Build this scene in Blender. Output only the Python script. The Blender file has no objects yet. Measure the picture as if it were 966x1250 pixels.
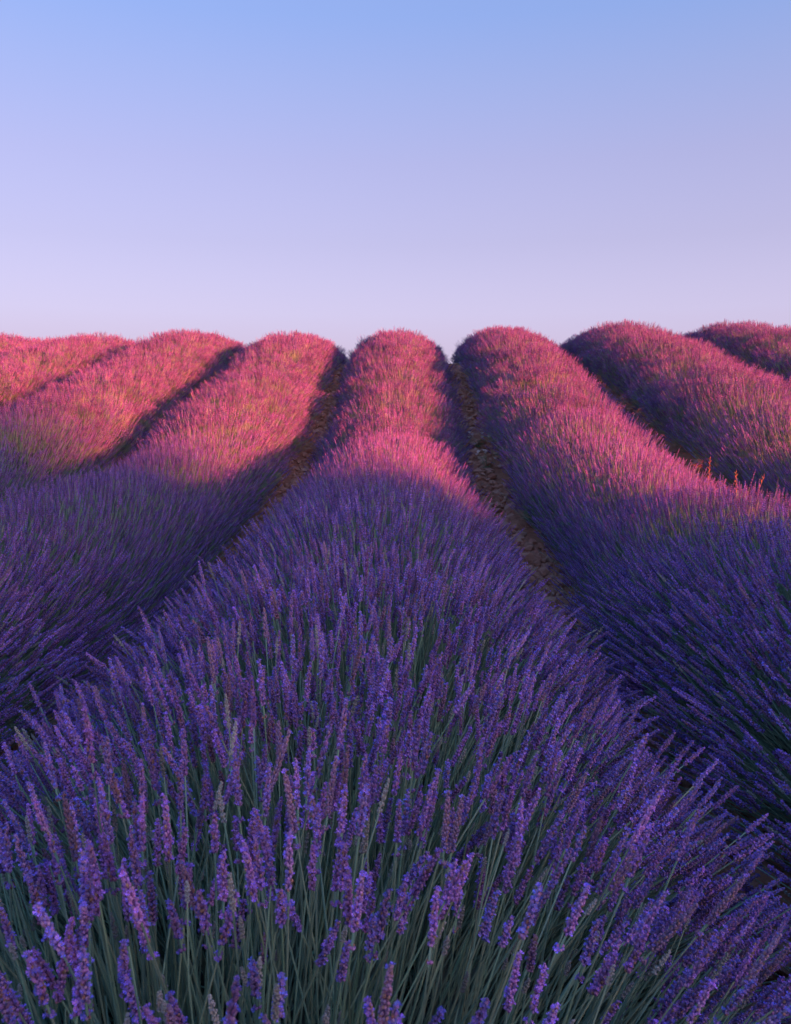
import bpy, bmesh, math, random
import numpy as np
from mathutils import Vector, Matrix

R = math.radians
scene = bpy.context.scene
rng = np.random.default_rng(7)
random.seed(7)

# ------------------------------------------------------------------ camera
CAM = np.array((0.15, 0.0, 1.0))
PITCH, YAW, FPX = 5.72, 0.82, 1050.0           # degrees, degrees, focal length in photo pixels (photo 966 x 1250)
cam_data = bpy.data.cameras.new('camera')
cam_data.sensor_fit = 'VERTICAL'
cam_data.sensor_height = 24.0
cam_data.lens = 24.0 * FPX / 1250.0
cam_data.clip_start = 0.05
cam_data.clip_end = 3000.0
cam_data.dof.use_dof = True
cam_data.dof.focus_distance = 3.2
cam_data.dof.aperture_fstop = 14.0
cam = bpy.data.objects.new('camera', cam_data)
scene.collection.objects.link(cam)
cam.location = CAM
cam.rotation_euler = (R(90 - PITCH), 0, R(YAW))
scene.camera = cam

# ------------------------------------------------------------------ sky, sun, exposure
SUN_EL, SUN_AZ = 5.2, 48.0                    # azimuth: degrees to the right of straight behind the camera
sun_dir = np.array((math.sin(R(SUN_AZ)) * math.cos(R(SUN_EL)), -math.cos(R(SUN_AZ)) * math.cos(R(SUN_EL)), math.sin(R(SUN_EL))))
world = bpy.data.worlds.new('World')
scene.world = world
world.use_nodes = True
wn, wl = world.node_tree.nodes, world.node_tree.links
wn.clear()
w_out = wn.new('ShaderNodeOutputWorld')
w_bg = wn.new('ShaderNodeBackground')
w_sky = wn.new('ShaderNodeTexSky')
w_sky.sky_type = 'NISHITA'
w_sky.sun_disc = False
w_sky.sun_elevation = R(SUN_EL)
w_sky.sun_rotation = math.atan2(sun_dir[0], sun_dir[1])
w_sky.air_density = 1.0
w_sky.dust_density = 6.0
w_sky.ozone_density = 2.0
w_bg.inputs['Strength'].default_value = 0.05
w_tint = wn.new('ShaderNodeMix'); w_tint.data_type = 'RGBA'; w_tint.blend_type = 'MULTIPLY'
w_tint.inputs[0].default_value = 1.0
w_tint.inputs[7].default_value = (1.0, 0.68, 0.92, 1)
wl.new(w_sky.outputs[0], w_tint.inputs[6])
wl.new(w_tint.outputs[2], w_bg.inputs['Color'])
# the mauve-to-blue glow of the dusk sky, the same all round the horizon
w_tc = wn.new('ShaderNodeTexCoord')
w_xyz = wn.new('ShaderNodeSeparateXYZ')
w_ramp = wn.new('ShaderNodeValToRGB')
w_bg2 = wn.new('ShaderNodeBackground')
w_add = wn.new('ShaderNodeAddShader')
SKY_STOPS = [(0.0, (0.589, 0.446, 0.655)), (0.125, (0.491, 0.446, 0.655)), (0.2, (0.377, 0.352, 0.528)), (0.28, (0.309, 0.309, 0.494)), (0.356, (0.23, 0.295, 0.516)), (0.41, (0.171, 0.28, 0.543)), (0.7, (0.086, 0.202, 0.467)), (1.0, (0.068, 0.174, 0.434))]
SKY_GAIN = 0.187
el = w_ramp.color_ramp.elements
while len(el) < len(SKY_STOPS): el.new(0.5)
for e, (p, c) in zip(el, SKY_STOPS):
    e.position = p; e.color = (*c, 1)
w_bg2.inputs['Strength'].default_value = SKY_GAIN
wl.new(w_tc.outputs['Generated'], w_xyz.inputs[0]); wl.new(w_xyz.outputs['Z'], w_ramp.inputs['Fac'])
wl.new(w_ramp.outputs[0], w_bg2.inputs['Color'])
wl.new(w_bg.outputs[0], w_add.inputs[0]); wl.new(w_bg2.outputs[0], w_add.inputs[1])
wl.new(w_add.outputs[0], w_out.inputs['Surface'])

sun_data = bpy.data.lights.new('sun', 'SUN')
sun_data.energy = 4.2
sun_data.angle = R(0.55)
sun_data.color = (1.0, 0.145, 0.085)
sun = bpy.data.objects.new('sun', sun_data)
scene.collection.objects.link(sun)
sun.rotation_euler = Vector(sun_dir).to_track_quat('Z', 'Y').to_euler()
sun.location = (20, -14, 12)

scene.view_settings.view_transform = 'Standard'
scene.view_settings.look = 'None'
scene.view_settings.gamma = 1.0
scene.view_settings.use_curve_mapping = False
scene.view_settings.exposure = 2.42
scene.render.engine = 'CYCLES'
scene.cycles.max_bounces = 5
scene.cycles.diffuse_bounces = 2
scene.cycles.use_denoising = True

# ------------------------------------------------------------------ helpers
def link(o, parent=None):
    scene.collection.objects.link(o)
    if parent is not None:
        o.parent = parent
    return o

def mesh_from(name, V, F, mats=(), mat_idx=None, col=None, smooth=False):
    me = bpy.data.meshes.new(name)
    me.from_pydata([tuple(v) for v in V], [], [tuple(f) for f in F])
    for m in mats:
        me.materials.append(m)
    if mat_idx is not None:
        me.polygons.foreach_set('material_index', np.asarray(mat_idx, np.int32))
    if col is not None:
        at = me.attributes.new('tone', 'FLOAT_COLOR', 'POINT')
        c = np.ones((len(V), 4), np.float32)
        c[:, :3] = col
        at.data.foreach_set('color', c.ravel())
    if smooth:
        me.polygons.foreach_set('use_smooth', np.ones(len(F), bool))
    me.update()
    return me

def hermite(knots, s):
    """smooth monotone-ish curve through (s, z) knots"""
    k = np.array(knots, float)
    xs, ys = k[:, 0], k[:, 1]
    d = np.diff(ys) / np.diff(xs)
    m = np.zeros_like(ys)
    m[1:-1] = np.where(d[:-1] * d[1:] > 0, 2 * d[:-1] * d[1:] / (d[:-1] + d[1:] + 1e-12), 0)
    m[0], m[-1] = d[0], d[-1]
    s = np.clip(s, xs[0], xs[-1])
    i = np.clip(np.searchsorted(xs, s, side='right') - 1, 0, len(xs) - 2)
    h = xs[i + 1] - xs[i]
    t = (s - xs[i]) / h
    return ((2 * t**3 - 3 * t**2 + 1) * ys[i] + (t**3 - 2 * t**2 + t) * h * m[i]
            + (-2 * t**3 + 3 * t**2) * ys[i + 1] + (t**3 - t**2) * h * m[i + 1])

# ------------------------------------------------------------------ terrain
KNOTS = [(-700, -2.0), (-60, -1.0), (-10, -0.15), (0, 0.0), (1.5, 0.03), (3.3, 0.11), (5.0, 0.17), (6.5, 0.22),
         (8.0, 0.36), (9.3, 0.65), (10.9, 1.12), (13, 1.72), (14.2, 1.95), (15.2, 2.01), (16.5, 1.90), (19, 1.5),
         (30, -0.6), (60, -3.0), (900, -6.0)]
SHADE_HILL_D, SHADE_HILL_U, SHADE_HILL_H, SHADE_HILL_RU, SHADE_HILL_RD = 200.0, -22.0, 38.0, 28.2, 50.0
sh = np.array((math.sin(R(SUN_AZ)), -math.cos(R(SUN_AZ))))       # horizontal direction to the sun
uh = np.array((math.cos(R(SUN_AZ)), math.sin(R(SUN_AZ))))        # horizontal, across it

def terrain(x, y):
    x = np.asarray(x, float); y = np.asarray(y, float)
    yb = 8.6 - np.where(x > 0, 2.1, 1.1) * (1 - np.exp(-(x / 1.8) ** 2))
    yc = np.clip(15.2 - 0.16 * x, 12.5, 18)
    s = np.where(y < yb, y * 8.6 / yb, np.where(y < yc, 8.6 + (y - yb) / (yc - yb) * 6.6, 15.2 + (y - yc)))
    s = np.where(y < 0, y, s)
    z = hermite(KNOTS, s)
    # unseen hill added behind the camera, towards the sun, to shade the near field
    D = x * sh[0] + y * sh[1]; U = x * uh[0] + y * uh[1]
    z = z + SHADE_HILL_H * np.exp(-((D - SHADE_HILL_D) / SHADE_HILL_RD) ** 2) * np.exp(-np.abs((U - SHADE_HILL_U) / SHADE_HILL_RU) ** 6)
    z = z + np.where(x > 0, -0.045, 0.075) * np.clip(x, -2.6, 2.6) * np.exp(-((y - 4.6) / 2.0) ** 2)
    # small unevenness
    z = z + 0.018 * np.sin(1.9 * x + 0.7 * y) * np.sin(1.3 * y - 0.4 * x + 1.0)
    return z

# ------------------------------------------------------------------ materials
def new_mat(name):
    m = bpy.data.materials.new(name)
    m.use_nodes = True
    n = m.node_tree.nodes
    return m, n, m.node_tree.links, n['Principled BSDF']

def plant_mat(name, rough=0.7, var=0.35, transl=0.0, hue=0.02):
    """colour of each floret / stem from the mesh, varied a little plant by plant"""
    m, n, l, b = new_mat(name)
    at = n.new('ShaderNodeAttribute'); at.attribute_name = 'tone'
    oi = n.new('ShaderNodeObjectInfo')
    hs = n.new('ShaderNodeHueSaturation')
    mr = n.new('ShaderNodeMapRange')
    mr.inputs['To Min'].default_value = 1 - var; mr.inputs['To Max'].default_value = 1 + var
    l.new(oi.outputs['Random'], mr.inputs['Value'])
    wn_ = n.new('ShaderNodeTexWhiteNoise'); wn_.noise_dimensions = '1D'
    l.new(oi.outputs['Random'], wn_.inputs['W'])
    mh = n.new('ShaderNodeMapRange')
    mh.inputs['To Min'].default_value = 0.5 - hue; mh.inputs['To Max'].default_value = 0.5 + hue
    l.new(wn_.outputs['Value'], mh.inputs['Value'])
    l.new(mh.outputs[0], hs.inputs['Hue'])
    l.new(mr.outputs[0], hs.inputs['Value'])
    l.new(at.outputs['Color'], hs.inputs['Color'])
    l.new(hs.outputs[0], b.inputs['Base Color'])
    b.inputs['Roughness'].default_value = rough
    b.inputs['Specular IOR Level'].default_value = 0.25
    return m

M_flower = plant_mat('lavender_floret', 0.75, 0.38, hue=0.025)
M_stem = plant_mat('lavender_stem', 0.6, 0.35, hue=0.03)
M_leaf = plant_mat('lavender_leaf', 0.65, 0.35, hue=0.02)
M_straw = plant_mat('dry_straw', 0.7, 0.2)

def soil_mat():
    m, n, l, b = new_mat('red_soil')
    tc = n.new('ShaderNodeTexCoord')
    n1 = n.new('ShaderNodeTexNoise'); n1.inputs['Scale'].default_value = 9; n1.inputs['Detail'].default_value = 8
    n2 = n.new('ShaderNodeTexNoise'); n2.inputs['Scale'].default_value = 70; n2.inputs['Detail'].default_value = 6
    l.new(tc.outputs['Object'], n1.inputs['Vector']); l.new(tc.outputs['Object'], n2.inputs['Vector'])
    cr = n.new('ShaderNodeValToRGB')
    cr.color_ramp.elements[0].position = 0.3; cr.color_ramp.elements[0].color = (0.24, 0.10, 0.062, 1)
    cr.color_ramp.elements[1].position = 0.75; cr.color_ramp.elements[1].color = (0.50, 0.25, 0.155, 1)
    mx = n.new('ShaderNodeMix'); mx.data_type = 'FLOAT'; mx.inputs[0].default_value = 0.5
    l.new(n1.outputs['Fac'], mx.inputs[2]); l.new(n2.outputs['Fac'], mx.inputs[3])
    l.new(mx.outputs[0], cr.inputs['Fac']); l.new(cr.outputs[0], b.inputs['Base Color'])
    bp = n.new('ShaderNodeBump'); bp.inputs['Strength'].default_value = 0.8; bp.inputs['Distance'].default_value = 0.02
    l.new(n2.outputs['Fac'], bp.inputs['Height']); l.new(bp.outputs[0], b.inputs['Normal'])
    b.inputs['Roughness'].default_value = 0.95
    b.inputs['Specular IOR Level'].default_value = 0.1
    return m

def stone_mat():
    m, n, l, b = new_mat('reddish_stone')
    tc = n.new('ShaderNodeTexCoord')
    oi = n.new('ShaderNodeObjectInfo')
    n2 = n.new('ShaderNodeTexNoise'); n2.inputs['Scale'].default_value = 40; n2.inputs['Detail'].default_value = 6
    l.new(tc.outputs['Object'], n2.inputs['Vector'])
    cr = n.new('ShaderNodeValToRGB')
    e = cr.color_ramp.elements
    e[0].position = 0.0; e[0].color = (0.34, 0.15, 0.10, 1)
    e[1].position = 1.0; e[1].color = (0.60, 0.43, 0.35, 1)
    a = e.new(0.55); a.color = (0.52, 0.27, 0.18, 1)
    ad = n.new('ShaderNodeMath'); ad.operation = 'MULTIPLY_ADD'
    ad.inputs[1].default_value = 0.45; 
    l.new(n2.outputs['Fac'], ad.inputs[0])
    sb = n.new('ShaderNodeMath'); sb.operation = 'MULTIPLY'; sb.inputs[1].default_value = 0.6
    l.new(oi.outputs['Random'], sb.inputs[0]); l.new(sb.outputs[0], ad.inputs[2])
    l.new(ad.outputs[0], cr.inputs['Fac']); l.new(cr.outputs[0], b.inputs['Base Color'])
    bp = n.new('ShaderNodeBump'); bp.inputs['Strength'].default_value = 0.7; bp.inputs['Distance'].default_value = 0.01
    l.new(n2.outputs['Fac'], bp.inputs['Height']); l.new(bp.outputs[0], b.inputs['Normal'])
    b.inputs['Roughness'].default_value = 0.9
    b.inputs['Specular IOR Level'].default_value = 0.15
    return m

M_soil, M_stone = soil_mat(), stone_mat()

# ------------------------------------------------------------------ ground sheet
def axis(lo, hi, step, far_lo, far_hi):
    a = list(np.arange(lo, hi + 1e-6, step))
    d, x = step, a[-1]
    while x < far_hi:
        d = min(d * 1.22, 4.0) if x < 270 else d * 1.3; x += d; a.append(x)
    d, x = step, a[0]
    pre = []
    while x > far_lo:
        d = min(d * 1.22, 4.0) if x > -270 else d * 1.3; x -= d; pre.append(x)
    return np.array(pre[::-1] + a)

gx, gy = axis(-9.5, 9.5, 0.14, -700, 700), axis(-3, 22, 0.14, -700, 900)
XX, YY = np.meshgrid(gx, gy)
ZZ = terrain(XX, YY)
ZZ = ZZ + np.where((np.abs(XX) < 10) & (YY < 23) & (YY > -4), rng.normal(0, 0.012, ZZ.shape), 0)
nx, ny = len(gx), len(gy)
gV = np.stack([XX.ravel(), YY.ravel(), ZZ.ravel()], 1)
ii = (np.arange(ny - 1)[:, None] * nx + np.arange(nx - 1)[None, :]).ravel()
gF = np.stack([ii, ii + 1, ii + nx + 1, ii + nx], 1)
ground = link(bpy.data.objects.new('ground', mesh_from('ground', gV, gF, [M_soil], smooth=True)))
ground['kind'] = 'structure'
ground['label'] = 'reddish brown stony soil of the lavender field'

# ------------------------------------------------------------------ lavender pieces (numpy mesh parts)
class MB:
    def __init__(s):
        s.V, s.F, s.C, s.M = [], [], [], []
        s.n = 0
    def add(s, V, F, col, mi):
        V = np.asarray(V, float)
        s.V.append(V); s.C.append(np.tile(np.asarray(col, float), (len(V), 1)))
        s.F += [tuple(int(i) + s.n for i in f) for f in F]; s.M += [mi] * len(F)
        s.n += len(V)
    def tube(s, P, rad, col, mi, n=4, tip=False):
        """tapered tube along the points P"""
        P = np.asarray(P, float)
        k = len(P)
        V, F = [], []
        for i in range(k):
            t = P[min(i + 1, k - 1)] - P[max(i - 1, 0)]
            t /= np.linalg.norm(t) + 1e-9
            a = np.cross(t, (0, 0, 1) if abs(t[2]) < 0.9 else (1, 0, 0)); a /= np.linalg.norm(a)
            b = np.cross(t, a)
            for j in range(n):
                th = 2 * math.pi * j / n
                V.append(P[i] + rad[i] * (math.cos(th) * a + math.sin(th) * b))
        for i in range(k - 1):
            for j in range(n):
                F.append((i * n + j, i * n + (j + 1) % n, (i + 1) * n + (j + 1) % n, (i + 1) * n + j))
        if tip:
            F.append(tuple((k - 1) * n + j for j in range(n)))
        s.add(V, F, col, mi)
    def mesh(s, name, mats):
        return mesh_from(name, np.concatenate(s.V), s.F, mats, s.M, np.concatenate(s.C))

def lerp(a, b, t): return np.asarray(a) * (1 - t) + np.asarray(b) * t
CALYX = [(0.265, 0.165, 0.42), (0.34, 0.175, 0.43), (0.175, 0.15, 0.47), (0.33, 0.225, 0.39)]
PETAL = [(0.27, 0.19, 0.80), (0.36, 0.21, 0.78), (0.19, 0.16, 0.74)]
STEMC = (0.17, 0.345, 0.245)
BUDC = (0.27, 0.32, 0.27)
STALK_L = 0.30                                                 # nominal length of stem plus spike

def spike(mb, rnd, base, axis_, length, width, lod, bud=False, faded=False):
    """whorls of calyces round the axis, some with an open corolla"""
    t = np.asarray(axis_, float); t /= np.linalg.norm(t)
    a = np.cross(t, (0, 0, 1) if abs(t[2]) < 0.9 else (1, 0, 0)); a /= np.linalg.norm(a)
    b = np.cross(t, a)
    if lod == 0:
        nw, nc, ns = max(5, int(length / 0.0034)), 9, 4
    elif lod == 1:
        nw, nc, ns = 8, 5, 3
    else:
        nw, nc, ns = 4, 3, 3
    mb.tube([np.asarray(base), np.asarray(base) + t * length * 0.5, np.asarray(base) + t * length * 0.95], [width * .16, width * .2, width * .08], lerp((0.10, 0.06, 0.16), BUDC, 0.8 if bud else 0.0), 1, 4, True)
    gap = lod == 0 and rnd.random() < 0.6 and not bud
    for w in range(nw):
        f = w / (nw - 1)
        h = f * length * 0.93
        if gap and w == 0:
            h = -length * rnd.uniform(0.14, 0.24)
            mb.tube([np.asarray(base) + t * (h - 0.002), np.asarray(base) + t * 0.004], [0.0011, 0.0011], STEMC, 0, 4)
        prof = (0.86 + 0.25 * math.sin(min(1, f * 1.35) * math.pi * 0.5)) if f < 0.45 else 1.08 - 0.75 * ((f - 0.45) / 0.55) ** 1.7
        wr = width * 0.5 * prof
        off = rnd.random() * 6.28
        for c in range(nc):
            if rnd.random() < 0.10: continue
            th = off + 2 * math.pi * (c + rnd.uniform(-0.25, 0.25)) / nc
            o = math.cos(th) * a + math.sin(th) * b
            up = rnd.uniform(0.6, 1.1) + 0.6 * f
            d = o + t * up; d /= np.linalg.norm(d)
            L = wr * rnd.uniform(1.0, 1.35) * (1.0 if lod == 0 else 1.1)
            r = (0.00105 if lod == 0 else (0.0014 if lod == 1 else 0.0021)) * ((0.8 if lod == 0 else 0.5) if bud else 1)
            p0 = np.asarray(base) + t * (h + rnd.uniform(-0.0012, 0.0012)) + o * 0.0006
            if bud:
                col = lerp(BUDC, (0.22, 0.20, 0.30), rnd.random() * 0.5)
            else:
                col = lerp(CALYX[rnd.randrange(4)], CALYX[rnd.randrange(4)], rnd.random()) * rnd.uniform(0.7, 1.25)
                if rnd.random() < 0.08: col = np.array((0.30, 0.19, 0.14)) * rnd.uniform(.7, 1.1)
                if faded: col = lerp(col, (0.24, 0.17, 0.17), 0.55)
                if lod and rnd.random() < 0.36: col = lerp(col, PETAL[rnd.randrange(3)], 0.8)
            pr = [0.55, 1.15, 1.0] if lod == 0 else [0.6, 1.2, 0.55]
            mb.tube([p0, p0 + d * L * 0.5, p0 + d * L], [r * q for q in pr], col, 1, ns, True)
            if lod == 0 and not bud and rnd.random() < (0.26 if not faded else 0.05):
                pc = np.array(PETAL[rnd.randrange(3)]) * rnd.uniform(0.75, 1.3)
                q0 = p0 + d * L * 0.8
                s1 = np.cross(d, t); s1 /= np.linalg.norm(s1) + 1e-9
                s2 = np.cross(d, s1)
                R0 = rnd.uniform(0.0013, 0.002)
                V, F = [q0], []
                for k in range(5):
                    a0 = 2 * math.pi * (k + 0.15) / 5; a1 = 2 * math.pi * (k + 0.85) / 5
                    lip = R0 * (1.35 if k < 2 else 0.9)
                    V += [q0 + (math.cos(a0) * s1 + math.sin(a0) * s2) * lip + d * lip * 0.75,
                          q0 + (math.cos(a1) * s1 + math.sin(a1) * s2) * lip + d * lip * 0.75]
                    F.append((0, 1 + 2 * k, 2 + 2 * k))
                mb.add(V, F, pc, 1)

def stem_path(rnd, L, bend, n):
    """from the origin, along +Z to the length L, gently bowed"""
    a = rnd.random() * 6.28
    out = []
    for i in range(n + 1):
        f = i / n
        s = bend * math.sin(f * math.pi) * L
        out.append((math.cos(a) * s, math.sin(a) * s, f * L))
    return np.array(out)

def stalk_parts(rnd, lod, kind, short=1.0):
    """one stem and one spike: returns the path and the measures of the spike"""
    sl = {'bloom': rnd.uniform(0.031, 0.055), 'small': rnd.uniform(0.026, 0.038), 'bud': rnd.uniform(0.018, 0.03), 'faded': rnd.uniform(0.035, 0.05)}[kind]
    sw = {'bloom': rnd.uniform(0.0052, 0.0067), 'small': rnd.uniform(0.0058, 0.007), 'bud': rnd.uniform(0.0038, 0.0048), 'faded': rnd.uniform(0.006, 0.0078)}[kind]
    sl /= short
    if lod == 2: sw *= 1.3
    P = stem_path(rnd, STALK_L - sl, rnd.uniform(-0.05, 0.05), {0: 7, 1: 4, 2: 2}[lod])
    return P, sl, sw

def add_stem(mb, rnd, P, lod, kind):
    r = 0.00105 if lod == 0 else (0.0010 if lod == 1 else 0.0010)
    col = lerp(STEMC, (0.24, 0.29, 0.16), rnd.random() * 0.5) * rnd.uniform(0.75, 1.2)
    mb.tube(P, np.linspace(r * 1.25, r * 0.8, len(P)), col, 0, 4 if lod == 0 else 3)
    if lod == 0 and rnd.random() < 0.5:                          # a pair of narrow leaves low on the stem
        for s in (-1, 1):
            f = rnd.uniform(0.05, 0.35); i = int(f * (len(P) - 1)); p = P[i]
            a = rnd.random() * 6.28; o = np.array((math.cos(a), math.sin(a), 0))
            w = np.array((-o[1], o[0], 0)) * 0.0016; L = rnd.uniform(0.025, 0.045)
            m = p + o * L * 0.45 + np.array((0, 0, L * 0.5)); e = p + o * L * 0.7 + np.array((0, 0, L * 0.9))
            mb.add([p - w * .5, p + w * .5, m + w, e, m - w], [(0, 1, 2, 4), (4, 2, 3)], np.array(STEMC) * 1.1, 0)

def lib_collection(name): return bpy.data.collections.new(name)   # never linked to the scene: only the shapes to scatter

KINDS = ['bloom'] * 10 + ['small'] * 2 + ['bud'] * 1 + ['faded'] * 1
def stalk_library(name, lod, count, clump=1, short=1.0):
    col = lib_collection(name)
    rnd = random.Random(name)
    for v in range(count):
        mb = MB()
        for c in range(clump):
            kind = KINDS[(v * 5 + c * 3) % len(KINDS)] if clump > 1 else KINDS[v % len(KINDS)]
            P, sl, sw = stalk_parts(rnd, lod, kind, short)
            off = np.array((0, 0, 0.0)); M3 = np.eye(3)
            if clump > 1:
                sc_ = rnd.uniform(0.82, 1.08)
                tx, ty = rnd.gauss(0, 0.11), rnd.gauss(0, 0.11)
                P = P * sc_
                P = P + np.outer(P[:, 2], (tx, ty, 0)) + np.array((rnd.uniform(-1, 1) * 0.03, rnd.uniform(-1, 1) * 0.03, 0))
            add_stem(mb, rnd, P, lod, kind)
            spike(mb, rnd, P[-1], P[-1] - P[-2], sl, sw, lod, kind == 'bud', kind == 'faded')
        o = bpy.data.objects.new('%s_%02d' % (name, v), mb.mesh(name, [M_stem, M_flower]))
        col.objects.link(o)
    return col

LIB_NEAR = stalk_library('stalk_near', 0, 14)
LIB_MID = stalk_library('stalk_mid', 1, 14)
LIB_SHORT = stalk_library('stalk_short', 1, 14, 1, 0.62)
LIB_FAR = stalk_library('stalk_far', 2, 9, 9, 0.62)

def stem_library():
    col = lib_collection('green_stem_shapes'); rnd = random.Random(15)
    for v in range(6):
        mb = MB()
        for c in range(3):
            P = stem_path(rnd, STALK_L * rnd.uniform(0.8, 1.0), rnd.uniform(-0.09, 0.09), 5)
            P = P + np.outer(P[:, 2], (rnd.gauss(0, .1), rnd.gauss(0, .1), 0)) + np.array((rnd.uniform(-.012, .012), rnd.uniform(-.012, .012), 0))
            add_stem(mb, rnd, P, 0, 'bud')
            if (v + c) % 3 == 0:
                spike(mb, rnd, P[-1], P[-1] - P[-2], rnd.uniform(0.012, 0.022), 0.0042, 0, True)
        col.objects.link(bpy.data.objects.new('green_stem_%02d' % v, mb.mesh('green_stem', [M_stem, M_flower])))
    return col
LIB_STEM = stem_library()

# separate stem and spike meshes for the stalks that can be picked out one by one
SINGLE = []
rnd = random.Random(99)
for v in range(14):
    kind = KINDS[v % len(KINDS)]
    P, sl, sw = stalk_parts(rnd, 0, kind)
    a, b = MB(), MB()
    add_stem(a, rnd, P, 0, kind)
    spike(b, rnd, P[-1], P[-1] - P[-2], sl, sw, 0, kind == 'bud', kind == 'faded')
    SINGLE.append((a.mesh('flower_stalk', [M_stem, M_flower]), b.mesh('flower_spike', [M_stem, M_flower]), kind))

def leaf_library():
    col = lib_collection('leaf_tuft_shapes'); rnd = random.Random(5)
    for v in range(5):
        mb = MB()
        for k in range(16):
            a = rnd.random() * 6.28; tilt = rnd.uniform(0.1, 0.9); L = rnd.uniform(0.05, 0.11)
            o = np.array((math.cos(a), math.sin(a), 0)); d = o * math.sin(tilt) + np.array((0, 0, math.cos(tilt)))
            w = np.array((-o[1], o[0], 0)) * rnd.uniform(0.0016, 0.0026)
            p = o * rnd.uniform(0, 0.02)
            m = p + d * L * 0.55; e = p + d * L + np.array((0, 0, L * 0.15))
            c = lerp((0.07, 0.115, 0.075), (0.13, 0.17, 0.12), rnd.random())
            mb.add([p - w * .5, p + w * .5, m + w, e, m - w], [(0, 1, 2, 4), (4, 2, 3)], c, 0)
        col.objects.link(bpy.data.objects.new('leaf_tuft_%02d' % v, mb.mesh('leaf_tuft', [M_leaf])))
    return col
LIB_LEAF = leaf_library()

# ------------------------------------------------------------------ scattering
_trees = {}
def scatter_tree(lib):
    if lib.name in _trees: return _trees[lib.name]
    ng = bpy.data.node_groups.new('scatter_' + lib.name, 'GeometryNodeTree')
    ng.interface.new_socket('Geometry', in_out='INPUT', socket_type='NodeSocketGeometry')
    ng.interface.new_socket('Geometry', in_out='OUTPUT', socket_type='NodeSocketGeometry')
    N, Lk = ng.nodes, ng.links
    gi, go = N.new('NodeGroupInput'), N.new('NodeGroupOutput')
    ci = N.new('GeometryNodeCollectionInfo'); ci.inputs['Collection'].default_value = lib
    ci.inputs['Separate Children'].default_value = True; ci.inputs['Reset Children'].default_value = True
    ip = N.new('GeometryNodeInstanceOnPoints'); ip.inputs['Pick Instance'].default_value = True
    def attr(nm, ty):
        a = N.new('GeometryNodeInputNamedAttribute'); a.data_type = ty; a.inputs['Name'].default_value = nm
        return a.outputs['Attribute']
    Lk.new(gi.outputs[0], ip.inputs['Points']); Lk.new(ci.outputs[0], ip.inputs['Instance'])
    Lk.new(attr('idx', 'INT'), ip.inputs['Instance Index'])
    Lk.new(attr('rot', 'FLOAT_VECTOR'), ip.inputs['Rotation'])
    Lk.new(attr('scl', 'FLOAT_VECTOR'), ip.inputs['Scale'])
    Lk.new(ip.outputs[0], go.inputs[0])
    _trees[lib.name] = ng
    return ng

def euler_to(dirs, spin):
    """XYZ eulers that turn +Z to each direction after a spin about it"""
    d = dirs / np.linalg.norm(dirs, axis=1, keepdims=True)
    c = d[:, 2]; th = np.arccos(np.clip(c, -1, 1)); ph = np.arctan2(d[:, 1], d[:, 0])
    # R = Rz(ph) Ry(th) Rz(spin) ; take it apart as XYZ euler (Rz(c) Ry(b) Rx(a))
    cp, sp, ct, st, cs, ss = np.cos(ph), np.sin(ph), np.cos(th), np.sin(th), np.cos(spin), np.sin(spin)
    r00 = cp * ct * cs - sp * ss; r10 = sp * ct * cs + cp * ss; r20 = -st * cs
    r21 = st * ss; r22 = ct
    return np.stack([np.arctan2(r21, r22), np.arcsin(np.clip(-r20, -1, 1)), np.arctan2(r10, r00)], 1)

def scatter(name, parent, P, rot, scl, lib, seed):
    n = len(P)
    if n == 0: return None
    me = bpy.data.meshes.new(name)
    me.vertices.add(n)
    me.vertices.foreach_set('co', np.asarray(P, np.float32).ravel())
    a = me.attributes.new('rot', 'FLOAT_VECTOR', 'POINT'); a.data.foreach_set('vector', np.asarray(rot, np.float32).ravel())
    s3 = scl if scl.ndim == 2 else np.repeat(scl[:, None], 3, 1)
    a = me.attributes.new('scl', 'FLOAT_VECTOR', 'POINT'); a.data.foreach_set('vector', np.asarray(s3, np.float32).ravel())
    a = me.attributes.new('idx', 'INT', 'POINT')
    a.data.foreach_set('value', np.random.default_rng(seed).integers(0, len(lib.objects), n).astype(np.int32))
    o = link(bpy.data.objects.new(name, me), parent)
    md = o.modifiers.new('scatter', 'NODES'); md.node_group = scatter_tree(lib)
    o['kind'] = 'stuff'
    return o

# ------------------------------------------------------------------ lavender rows
SPACING = 1.70
PL = 0.56                                                      # plants along a row
CA, CB = 0.43, 0.25                                            # leafy core: half width, height
LA = 0.55                                                      # half width of the leafy skirt, widened to darken the lower flanks
OA, OB = 0.70, 0.605                                            # tips of the spikes
def widen(y, k=0): return np.interp(y, [1.0, 2.5, 3.4, 4.6, 6.0, 8.5], [1.0, 1.0, 1.0, 1.0, 1.02, 1.11] if k == 0 else ([1.42, 1.38, 1.22, 1.03, 1.0, 1.11] if abs(k) < 2 else [1.1, 1.1, 1.1, 1.12, 1.15, 1.2]))     # rows broadened to hide furrow soil and keep the gaps dark
Y0, Y1 = -0.9, 17.8

def project(P):
    """photo pixels and depth of world points"""
    q = P - CAM
    cy, sy = math.cos(R(YAW)), math.sin(R(YAW))
    X = q[:, 0] * cy + q[:, 1] * sy; Yf = -q[:, 0] * sy + q[:, 1] * cy
    cp, sp = math.cos(R(PITCH)), math.sin(R(PITCH))
    D = Yf * cp - q[:, 2] * sp; U = Yf * sp + q[:, 2] * cp
    D = np.where(D < 1e-3, 1e-3, D)
    return 483 + FPX * X / D, 625 - FPX * U / D, D

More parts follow.
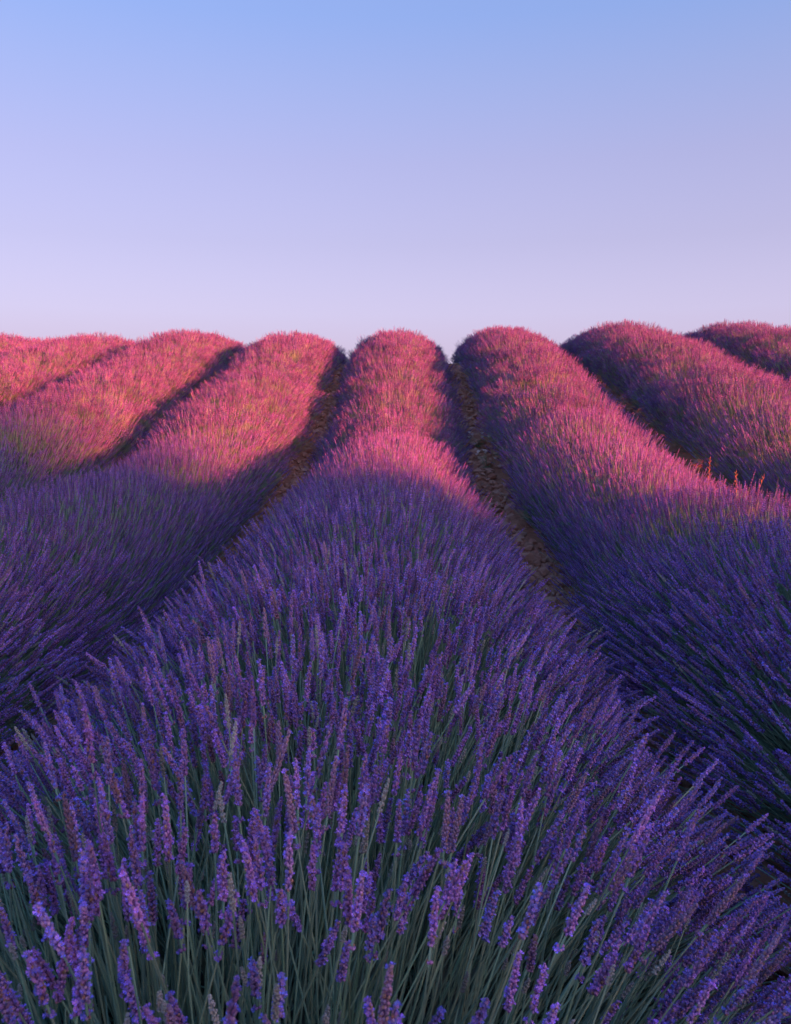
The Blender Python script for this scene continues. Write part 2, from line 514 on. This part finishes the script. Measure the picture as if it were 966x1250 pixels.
class Row:
    def __init__(s, k):
        s.k = k; g = np.random.default_rng(100 + k)
        s.xc = k * SPACING
        s.ph = g.random(4) * 6.28
        n = int((Y1 - Y0) / PL) + 6
        s.py = Y0 - PL + (np.arange(n) + g.uniform(-0.18, 0.18, n)) * PL
        s.pw = g.normal(1, 0.045, n); s.phh = g.normal(1, 0.06, n)
    def centre(s, y): return s.xc + 0.022 * np.sin(0.9 * y + s.ph[0]) + 0.014 * np.sin(2.3 * y + s.ph[1])
    def wobble(s, y):
        return np.interp(y, s.py, s.pw), np.interp(y, s.py, s.phh)

LABELS = {
    0: 'straight lavender row with large purple spikes on long green stems, between the two stony furrows',
    1: 'lavender row with a dark blue shaded flank rising along the wider stony furrow',
    2: 'lavender row next beyond the dark blue flanked one, pink along its top',
    3: 'lavender row second beyond the dark blue flanked one, only its upper part showing',
    4: 'lavender row third beyond the dark blue flanked one',
    -1: 'broad purple lavender row whose dark shaded flank borders the narrower stony furrow',
    -2: 'pink lavender row next beyond the broad purple one, over a dark gap',
    -3: 'rosy lavender row second beyond the broad purple one, over a thin dark gap',
    -4: 'rosy lavender row third beyond the broad purple one, only a sliver showing',
    -5: 'lavender row fourth beyond the broad purple one',
}
ROWS = {}

def row_density(y):
    return np.interp(y, [0.8, 1.5, 2.5, 4.0, 7.0, 9.0], [980.0, 1320.0, 1650.0, 1800.0, 1800.0, 1000.0])

def core_mesh(row, ox, oz):
    ys = np.arange(Y0, Y1 + 1e-6, 0.10); na = 15
    V, F = [], []
    for y in ys:
        w, h = row.wobble(y); xc = row.centre(y)
        for j in range(na):
            t = math.pi * j / (na - 1)
            x = xc + (LA - 0.05) * w * math.cos(t)
            z = float(terrain(x, y)) * 0 + float(terrain(xc, y)) + (CB - 0.05) * h * math.sin(t) - 0.05
            V.append((x - ox + random.gauss(0, .008), y, z - oz + random.gauss(0, .01)))
    for i in range(len(ys) - 1):
        for j in range(na - 1):
            F.append((i * na + j, (i + 1) * na + j, (i + 1) * na + j + 1, i * na + j + 1))
    F.append(tuple(range(na))); F.append(tuple((len(ys) - 1) * na + j for j in range(na)))
    col = np.tile(np.array((0.035, 0.05, 0.035)), (len(V), 1))  # darker than the leaf tufts, standing in for shade inside the bush
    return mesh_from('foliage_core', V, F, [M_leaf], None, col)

def build_row(k, n_single=0):
    row = Row(k); ROWS[k] = row
    g = np.random.default_rng(500 + k)
    oz = float(terrain(row.xc, 0.0)); org = np.array((row.xc, 0.0, oz))
    root = bpy.data.objects.new('lavender_row', None)
    root.empty_display_size = 0.2
    link(root); root.location = org
    root['label'] = LABELS[k]; root['category'] = 'lavender row'; root['group'] = 'lavender rows of the field'
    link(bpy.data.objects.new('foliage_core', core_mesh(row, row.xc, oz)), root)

    # stalks: tips over the outer dome, bases on the core
    arc = 2.05
    n = int(1800 * arc * (Y1 - Y0))
    y = g.uniform(Y0, Y1, n)
    edge = np.abs(y[:, None] - row.py[None, :]).min(1) / (PL * 0.5)            # thinner bloom where two plants meet
    keep = g.random(n) < row_density(y) / 1800.0 * (1.0 - 0.45 * np.clip(edge, 0, 1) ** 2)
    y = y[keep]; n = len(y)
    t = np.arccos(np.clip(g.uniform(-1, 1, n), -0.985, 0.985) * 0.995)       # even over the width
    flank = g.random(n) < 0.30
    t = np.where(flank, np.where(g.random(n) < 0.5, g.uniform(0.22, 0.9, n), np.pi - g.uniform(0.22, 0.9, n)), t)
    w, h = row.wobble(y); xc = row.centre(y); w = w * widen(y, k)
    rj = 1.0 + np.clip(g.normal(-0.03, 0.06, n), -0.22, 0.10)
    rj = np.where(g.random(n) < 0.04, rj + g.uniform(0.03, 0.09, n), rj)
    zg = terrain(xc, y)
    ct, st = np.sign(np.cos(t)) * np.abs(np.cos(t)) ** 1.0, np.abs(np.sin(t)) ** 1.08
    tip = np.stack([xc + OA * w * rj * ct * 0.985 + g.normal(0, .032, n), y + g.normal(0, .035, n), zg + OB * h * rj * st * 0.95 + 0.025], 1)
    pc = row.py[np.argmin(np.abs(y[:, None] - row.py[None, :]), 1)]
    by = pc + (y - pc) * 0.45 + g.normal(0, .03, n)
    xcb = row.centre(by)
    tb = np.clip(t + g.normal(0, 0.16, n), 0.05, np.pi - 0.05)
    base = np.stack([xcb + CA * 0.93 * w * np.cos(tb) * 0.9, by, terrain(xcb, by) + CB * h * np.sin(tb) * 0.82 - 0.02], 1)
    d = tip - base
    L = np.linalg.norm(d, axis=1)
    spin = g.uniform(0, 6.28, n)
    rot = euler_to(d, spin)
    up_ = np.where(y > 3.5, 0.55, 0.30 if k else 0.10)                   # tips turn upwards
    d = d / L[:, None]; d[:, 2] += up_; d *= (L / np.linalg.norm(d, axis=1))[:, None]
    rot = euler_to(d, spin)
    far_ = np.where(y > 3.5, 0.62, 1.0)
    L = L * far_; base = tip - d * far_[:, None]
    scl = L / STALK_L
    s3 = np.stack([np.clip(scl / far_, 0.85, 1.12)] * 2 + [scl], 1)
    # keep spikes near their true length on short stems
    used = np.zeros(n, bool)
    if n_single:
        px, py_, dep = project(tip)
        nrm = np.stack([np.cos(t) / OA, np.zeros(n), np.sin(t) / OB], 1); nrm /= np.linalg.norm(nrm, axis=1, keepdims=True)
        view = CAM - tip; dist = np.linalg.norm(view, axis=1); view /= dist[:, None]
        facing = (nrm * view).sum(1)
        ok = (px > -5) & (px < 971) & (py_ > 350) & (py_ < 1270) & (tip[:, 1] > 0.25) & (facing > 0.05) & (rj > 0.93)
        score = np.where(ok, 1.0 / dist + 3.0 * (rj - 0.95), -1)
        pick = np.argsort(-score)[:n_single]
        used[pick] = True
        for q, i in enumerate(pick):
            sm, fm, kind = SINGLE[int(g.integers(0, len(SINGLE)))]
            o = bpy.data.objects.new('flower_stalk', sm)
            link(o, root)
            o.location = base[i] - org; o.rotation_euler = rot[i]; o.scale = s3[i]
            f = bpy.data.objects.new('flower_spike', fm); link(f, o)
    near = (y < 2.7) & ~used & (abs(k) <= 1)
    mid = (y < 3.5) & ~near & ~used
    short = (y >= 3.5) & (y < 8.0) & (abs(k) <= 2)
    far = ~(near | mid | short | used)
    fi = np.nonzero(far)[0]
    far[fi] = g.random(len(fi)) < 0.24                                 # clumps of five stand for these
    loc = base - org
    for nm, m, lib in (('bloom_stem', near, LIB_NEAR), ('bloom_stem', mid, LIB_MID), ('bloom_stem', short, LIB_SHORT), ('bloom_stem', far, LIB_FAR)):
        scatter(nm, root, loc[m], rot[m], s3[m], lib, 900 + k)

    # stems without a spike, filling the bush below the bloom
    if abs(k) <= 1:
        ng_ = int(720 * (3.5 - Y0)) if k == 0 else int(450 * (3.5 - Y0))
        y = g.uniform(Y0, 3.5, ng_); t = g.uniform(0.15, np.pi - 0.15, ng_)
        w, h = row.wobble(y); xc = row.centre(y); w = w * widen(y, k)
        q = g.uniform(0.70, 0.95, ng_)
        tip = np.stack([xc + OA * w * q * np.cos(t), y, terrain(xc, y) + OB * h * q * np.sin(t) * 0.93 + 0.04], 1)
        pc = row.py[np.argmin(np.abs(y[:, None] - row.py[None, :]), 1)]
        by = pc + (y - pc) * 0.45 + g.normal(0, .03, ng_); xcb = row.centre(by)
        base = np.stack([xcb + CA * 0.8 * w * np.cos(t), by, terrain(xcb, by) + CB * h * np.sin(t) * 0.8 - 0.02], 1)
        d = tip - base + g.normal(0, 0.02, (ng_, 3)); L = np.linalg.norm(d, axis=1)
        s_ = L / STALK_L
        scatter('green_stem', root, base - org, euler_to(d, g.uniform(0, 6.28, ng_)), np.stack([np.ones(ng_), np.ones(ng_), s_], 1), LIB_STEM, 700 + k)

    # leaves over the core
    nl = int(260 * 1.3 * (Y1 - Y0)) if abs(k) <= 1 else int(120 * 1.3 * (Y1 - Y0))
    y = g.uniform(Y0, Y1, nl); t = g.uniform(0.02, np.pi - 0.02, nl)
    w, h = row.wobble(y); xc = row.centre(y)
    P = np.stack([xc + LA * w * np.cos(t) * 0.94, y, terrain(xc, y) + CB * h * np.sin(t) * 0.85 - 0.02], 1) - org
    dd = np.stack([np.cos(t) * 0.8, g.normal(0, .3, nl), np.sin(t) + 0.35], 1)
    scatter('leaf_mass', root, P, euler_to(dd, g.uniform(0, 6.28, nl)), g.uniform(0.8, 1.5, nl), LIB_LEAF, 300 + k)
    return root

for k in range(-5, 5):
    build_row(k, 300 if k == 0 else 0)

# ------------------------------------------------------------------ stones and clods in the furrows
def rock_mesh(name, seed, pts=11):
    rr = random.Random(seed); bm = bmesh.new()
    for i in range(pts):
        v = Vector((rr.gauss(0, 1), rr.gauss(0, 1), rr.gauss(0, 1))).normalized()
        bm.verts.new((v.x * rr.uniform(.8, 1.1), v.y * rr.uniform(.65, 0.95), v.z * rr.uniform(.5, .7)))
    r = bmesh.ops.convex_hull(bm, input=bm.verts)
    bmesh.ops.delete(bm, geom=[e for e in r['geom_interior'] if isinstance(e, bmesh.types.BMVert)], context='VERTS')
    bmesh.ops.bevel(bm, geom=bm.edges[:], offset=0.09, segments=1, affect='EDGES', clamp_overlap=True) if name == 'stone' and False else None
    me = bpy.data.meshes.new(name); bm.to_mesh(me); bm.free()
    me.materials.append(M_stone)
    me.polygons.foreach_set('use_smooth', np.zeros(len(me.polygons), bool))
    return me
ROCKS = [rock_mesh('stone', 40 + i, 16) for i in range(8)]
LIB_ROCK = lib_collection('stone_shapes')
for i, me in enumerate(ROCKS):
    LIB_ROCK.objects.link(bpy.data.objects.new('stone_shape_%02d' % i, me))

g = np.random.default_rng(77)
SX, SY, SR = [], [], []
for k in range(-5, 4):
    n = 2600 if k in (-1, 0) else 700
    x = (k + 0.5) * SPACING + np.clip(g.normal(0, 0.13, n), -0.34, 0.34)
    y = g.uniform(0.5, 18.5, n)
    SX.append(x); SY.append(y); SR.append(np.clip(g.lognormal(math.log(0.027), 0.45, n), 0.010, 0.065))
SX, SY, SR = np.concatenate(SX), np.concatenate(SY), np.concatenate(SR)
SP = np.stack([SX, SY, terrain(SX, SY) + SR * 0.25], 1)
px, py_, dep = project(SP)
fx = np.abs(SX - 0.5 * SPACING); fl = np.abs(SX + 0.5 * SPACING)
vis = (px > 0) & (px < 966) & (((fx < 0.16) & (SY > 3.6) & (SY < 14)) | ((fl < 0.2) & (SY > 7.5) & (SY < 14)))
score = np.where(vis, SR / dep, -1)
pick = np.argsort(-score)[:260]
srot = np.stack([g.normal(0, .35, len(SX)), g.normal(0, .35, len(SX)), g.uniform(0, 6.28, len(SX))], 1)
us = np.zeros(len(SX), bool); us[pick] = True
for i in pick:
    o = link(bpy.data.objects.new('stone', ROCKS[int(g.integers(0, 8))]), ground)
    o.location = SP[i]; o.rotation_euler = srot[i]; o.scale = (SR[i],) * 3
scatter('gravel', ground, SP[~us], srot[~us], SR[~us], LIB_ROCK, 4)

# ------------------------------------------------------------------ small plants among the rows
def thing(name, label, cat, loc, group=None):
    o = bpy.data.objects.new(name, None); o.empty_display_size = 0.1; link(o)
    o.location = loc; o['label'] = label; o['category'] = cat
    if group: o['group'] = group
    return o

def dry_grass(x, y, top, lean, label, seed):
    rr = random.Random(seed); z0 = float(terrain(x, y)) - 0.01
    t = thing('dry_grass_stalk', label, 'dry grass', (x, y, z0), 'dry grass stalks behind the shaded row')
    H = top - z0
    P = np.array([(lean[0] * f * f, lean[1] * f * f, H * f) for f in np.linspace(0, 1, 7)])
    a = MB(); a.tube(P, np.linspace(0.0018, 0.001, 7), (0.36, 0.20, 0.10), 0, 4, True)
    link(bpy.data.objects.new('stem', a.mesh('dry_stem', [M_straw])), t)
    b = MB()
    for k in range(16):                                              # narrow seed head
        f = 0.74 + 0.26 * k / 15; p = np.array((lean[0] * f * f, lean[1] * f * f, H * f))
        an = k * 2.4; o = np.array((math.cos(an), math.sin(an), 1.6)); o /= np.linalg.norm(o)
        b.tube([p, p + o * 0.009, p + o * 0.02], [0.0008, 0.0018, 0.0005], np.array((0.38, 0.18, 0.09)) * rr.uniform(.8, 1.2), 0, 4, True)
    link(bpy.data.objects.new('seed_head', b.mesh('seed_head', [M_straw])), t)
    for k in range(2):
        f = 0.35 + 0.2 * k; p = np.array((lean[0] * f * f, lean[1] * f * f, H * f)); an = rr.random() * 6.28
        o = np.array((math.cos(an), math.sin(an), 0)); w = np.array((-o[1], o[0], 0)) * 0.003
        c = MB()
        m = p + o * 0.04 + np.array((0, 0, 0.09)); e = p + o * 0.12 + np.array((0, 0, 0.10))
        c.add([p - w * .6, p + w * .6, m + w, e, m - w], [(0, 1, 2, 4), (4, 2, 3)], (0.46, 0.33, 0.15), 0)
        link(bpy.data.objects.new('blade', c.mesh('dry_blade', [M_straw])), t)

dry_grass(2.06, 5.5, 0.79, (0.01, 0.0), 'tallest dry grass stalk, upright behind the dark blue flanked row', 1)
dry_grass(2.20, 5.35, 0.71, (-0.02, 0.0), 'short dry grass stalk standing beside a leaning one behind the dark blue flanked row', 2)
dry_grass(2.17, 5.15, 0.70, (0.10, 0.0), 'leaning dry grass stalk behind the dark blue flanked row', 3)

def wildflower(x, y, h, label, seed):
    rr = random.Random(seed); z0 = float(terrain(x, y)) - 0.005
    t = thing('wildflower', label, 'wildflower', (x, y, z0), 'white wildflowers in the furrow')
    for k in range(7):
        an = rr.random() * 6.28; sp_ = rr.uniform(0.2, 0.6) * h; H = h * rr.uniform(0.6, 1.0)
        e = np.array((math.cos(an) * sp_, math.sin(an) * sp_, H))
        P = np.array([e * np.array((f ** 1.5, f ** 1.5, f)) for f in np.linspace(0, 1, 5)])
        a = MB(); a.tube(P, np.linspace(0.002, 0.0012, 5), (0.14, 0.22, 0.10), 0, 4)
        for q in range(4):
            f = P[1 + q % 3]; b_ = rr.random() * 6.28; o = np.array((math.cos(b_), math.sin(b_), 0)); w = np.array((-o[1], o[0], 0)) * 0.006
            a.add([f, f + o * .02 + w, f + o * .05 + np.array((0, 0, .01)), f + o * .02 - w], [(0, 1, 2, 3)], (0.12, 0.20, 0.09), 0)
        st = link(bpy.data.objects.new('stem', a.mesh('weed_stem', [M_stem])), t)
        b = MB(); V = [e + np.array((0, 0, .002))]; F = []
        for q in range(6):
            a0, a1 = 6.283 * (q + .06) / 6, 6.283 * (q + .94) / 6; r_ = 0.017
            V += [e + np.array((math.cos(a0) * r_, math.sin(a0) * r_, .017)), e + np.array((math.cos((a0 + a1) / 2) * r_ * 1.25, math.sin((a0 + a1) / 2) * r_ * 1.15, .024)), e + np.array((math.cos(a1) * r_, math.sin(a1) * r_, .017))]
            F.append((0, 1 + 3 * q, 2 + 3 * q, 3 + 3 * q))
        b.add(V, F, (0.78, 0.76, 0.74), 0)
        link(bpy.data.objects.new('blossom', b.mesh('blossom', [M_straw])), st)

wildflower(0.93, 8.5, 0.20, 'white flowered weed in the wider stony furrow, further down the slope of two', 11)
wildflower(0.90, 9.25, 0.20, 'white flowered weed in the wider stony furrow, further up the slope of two', 12)
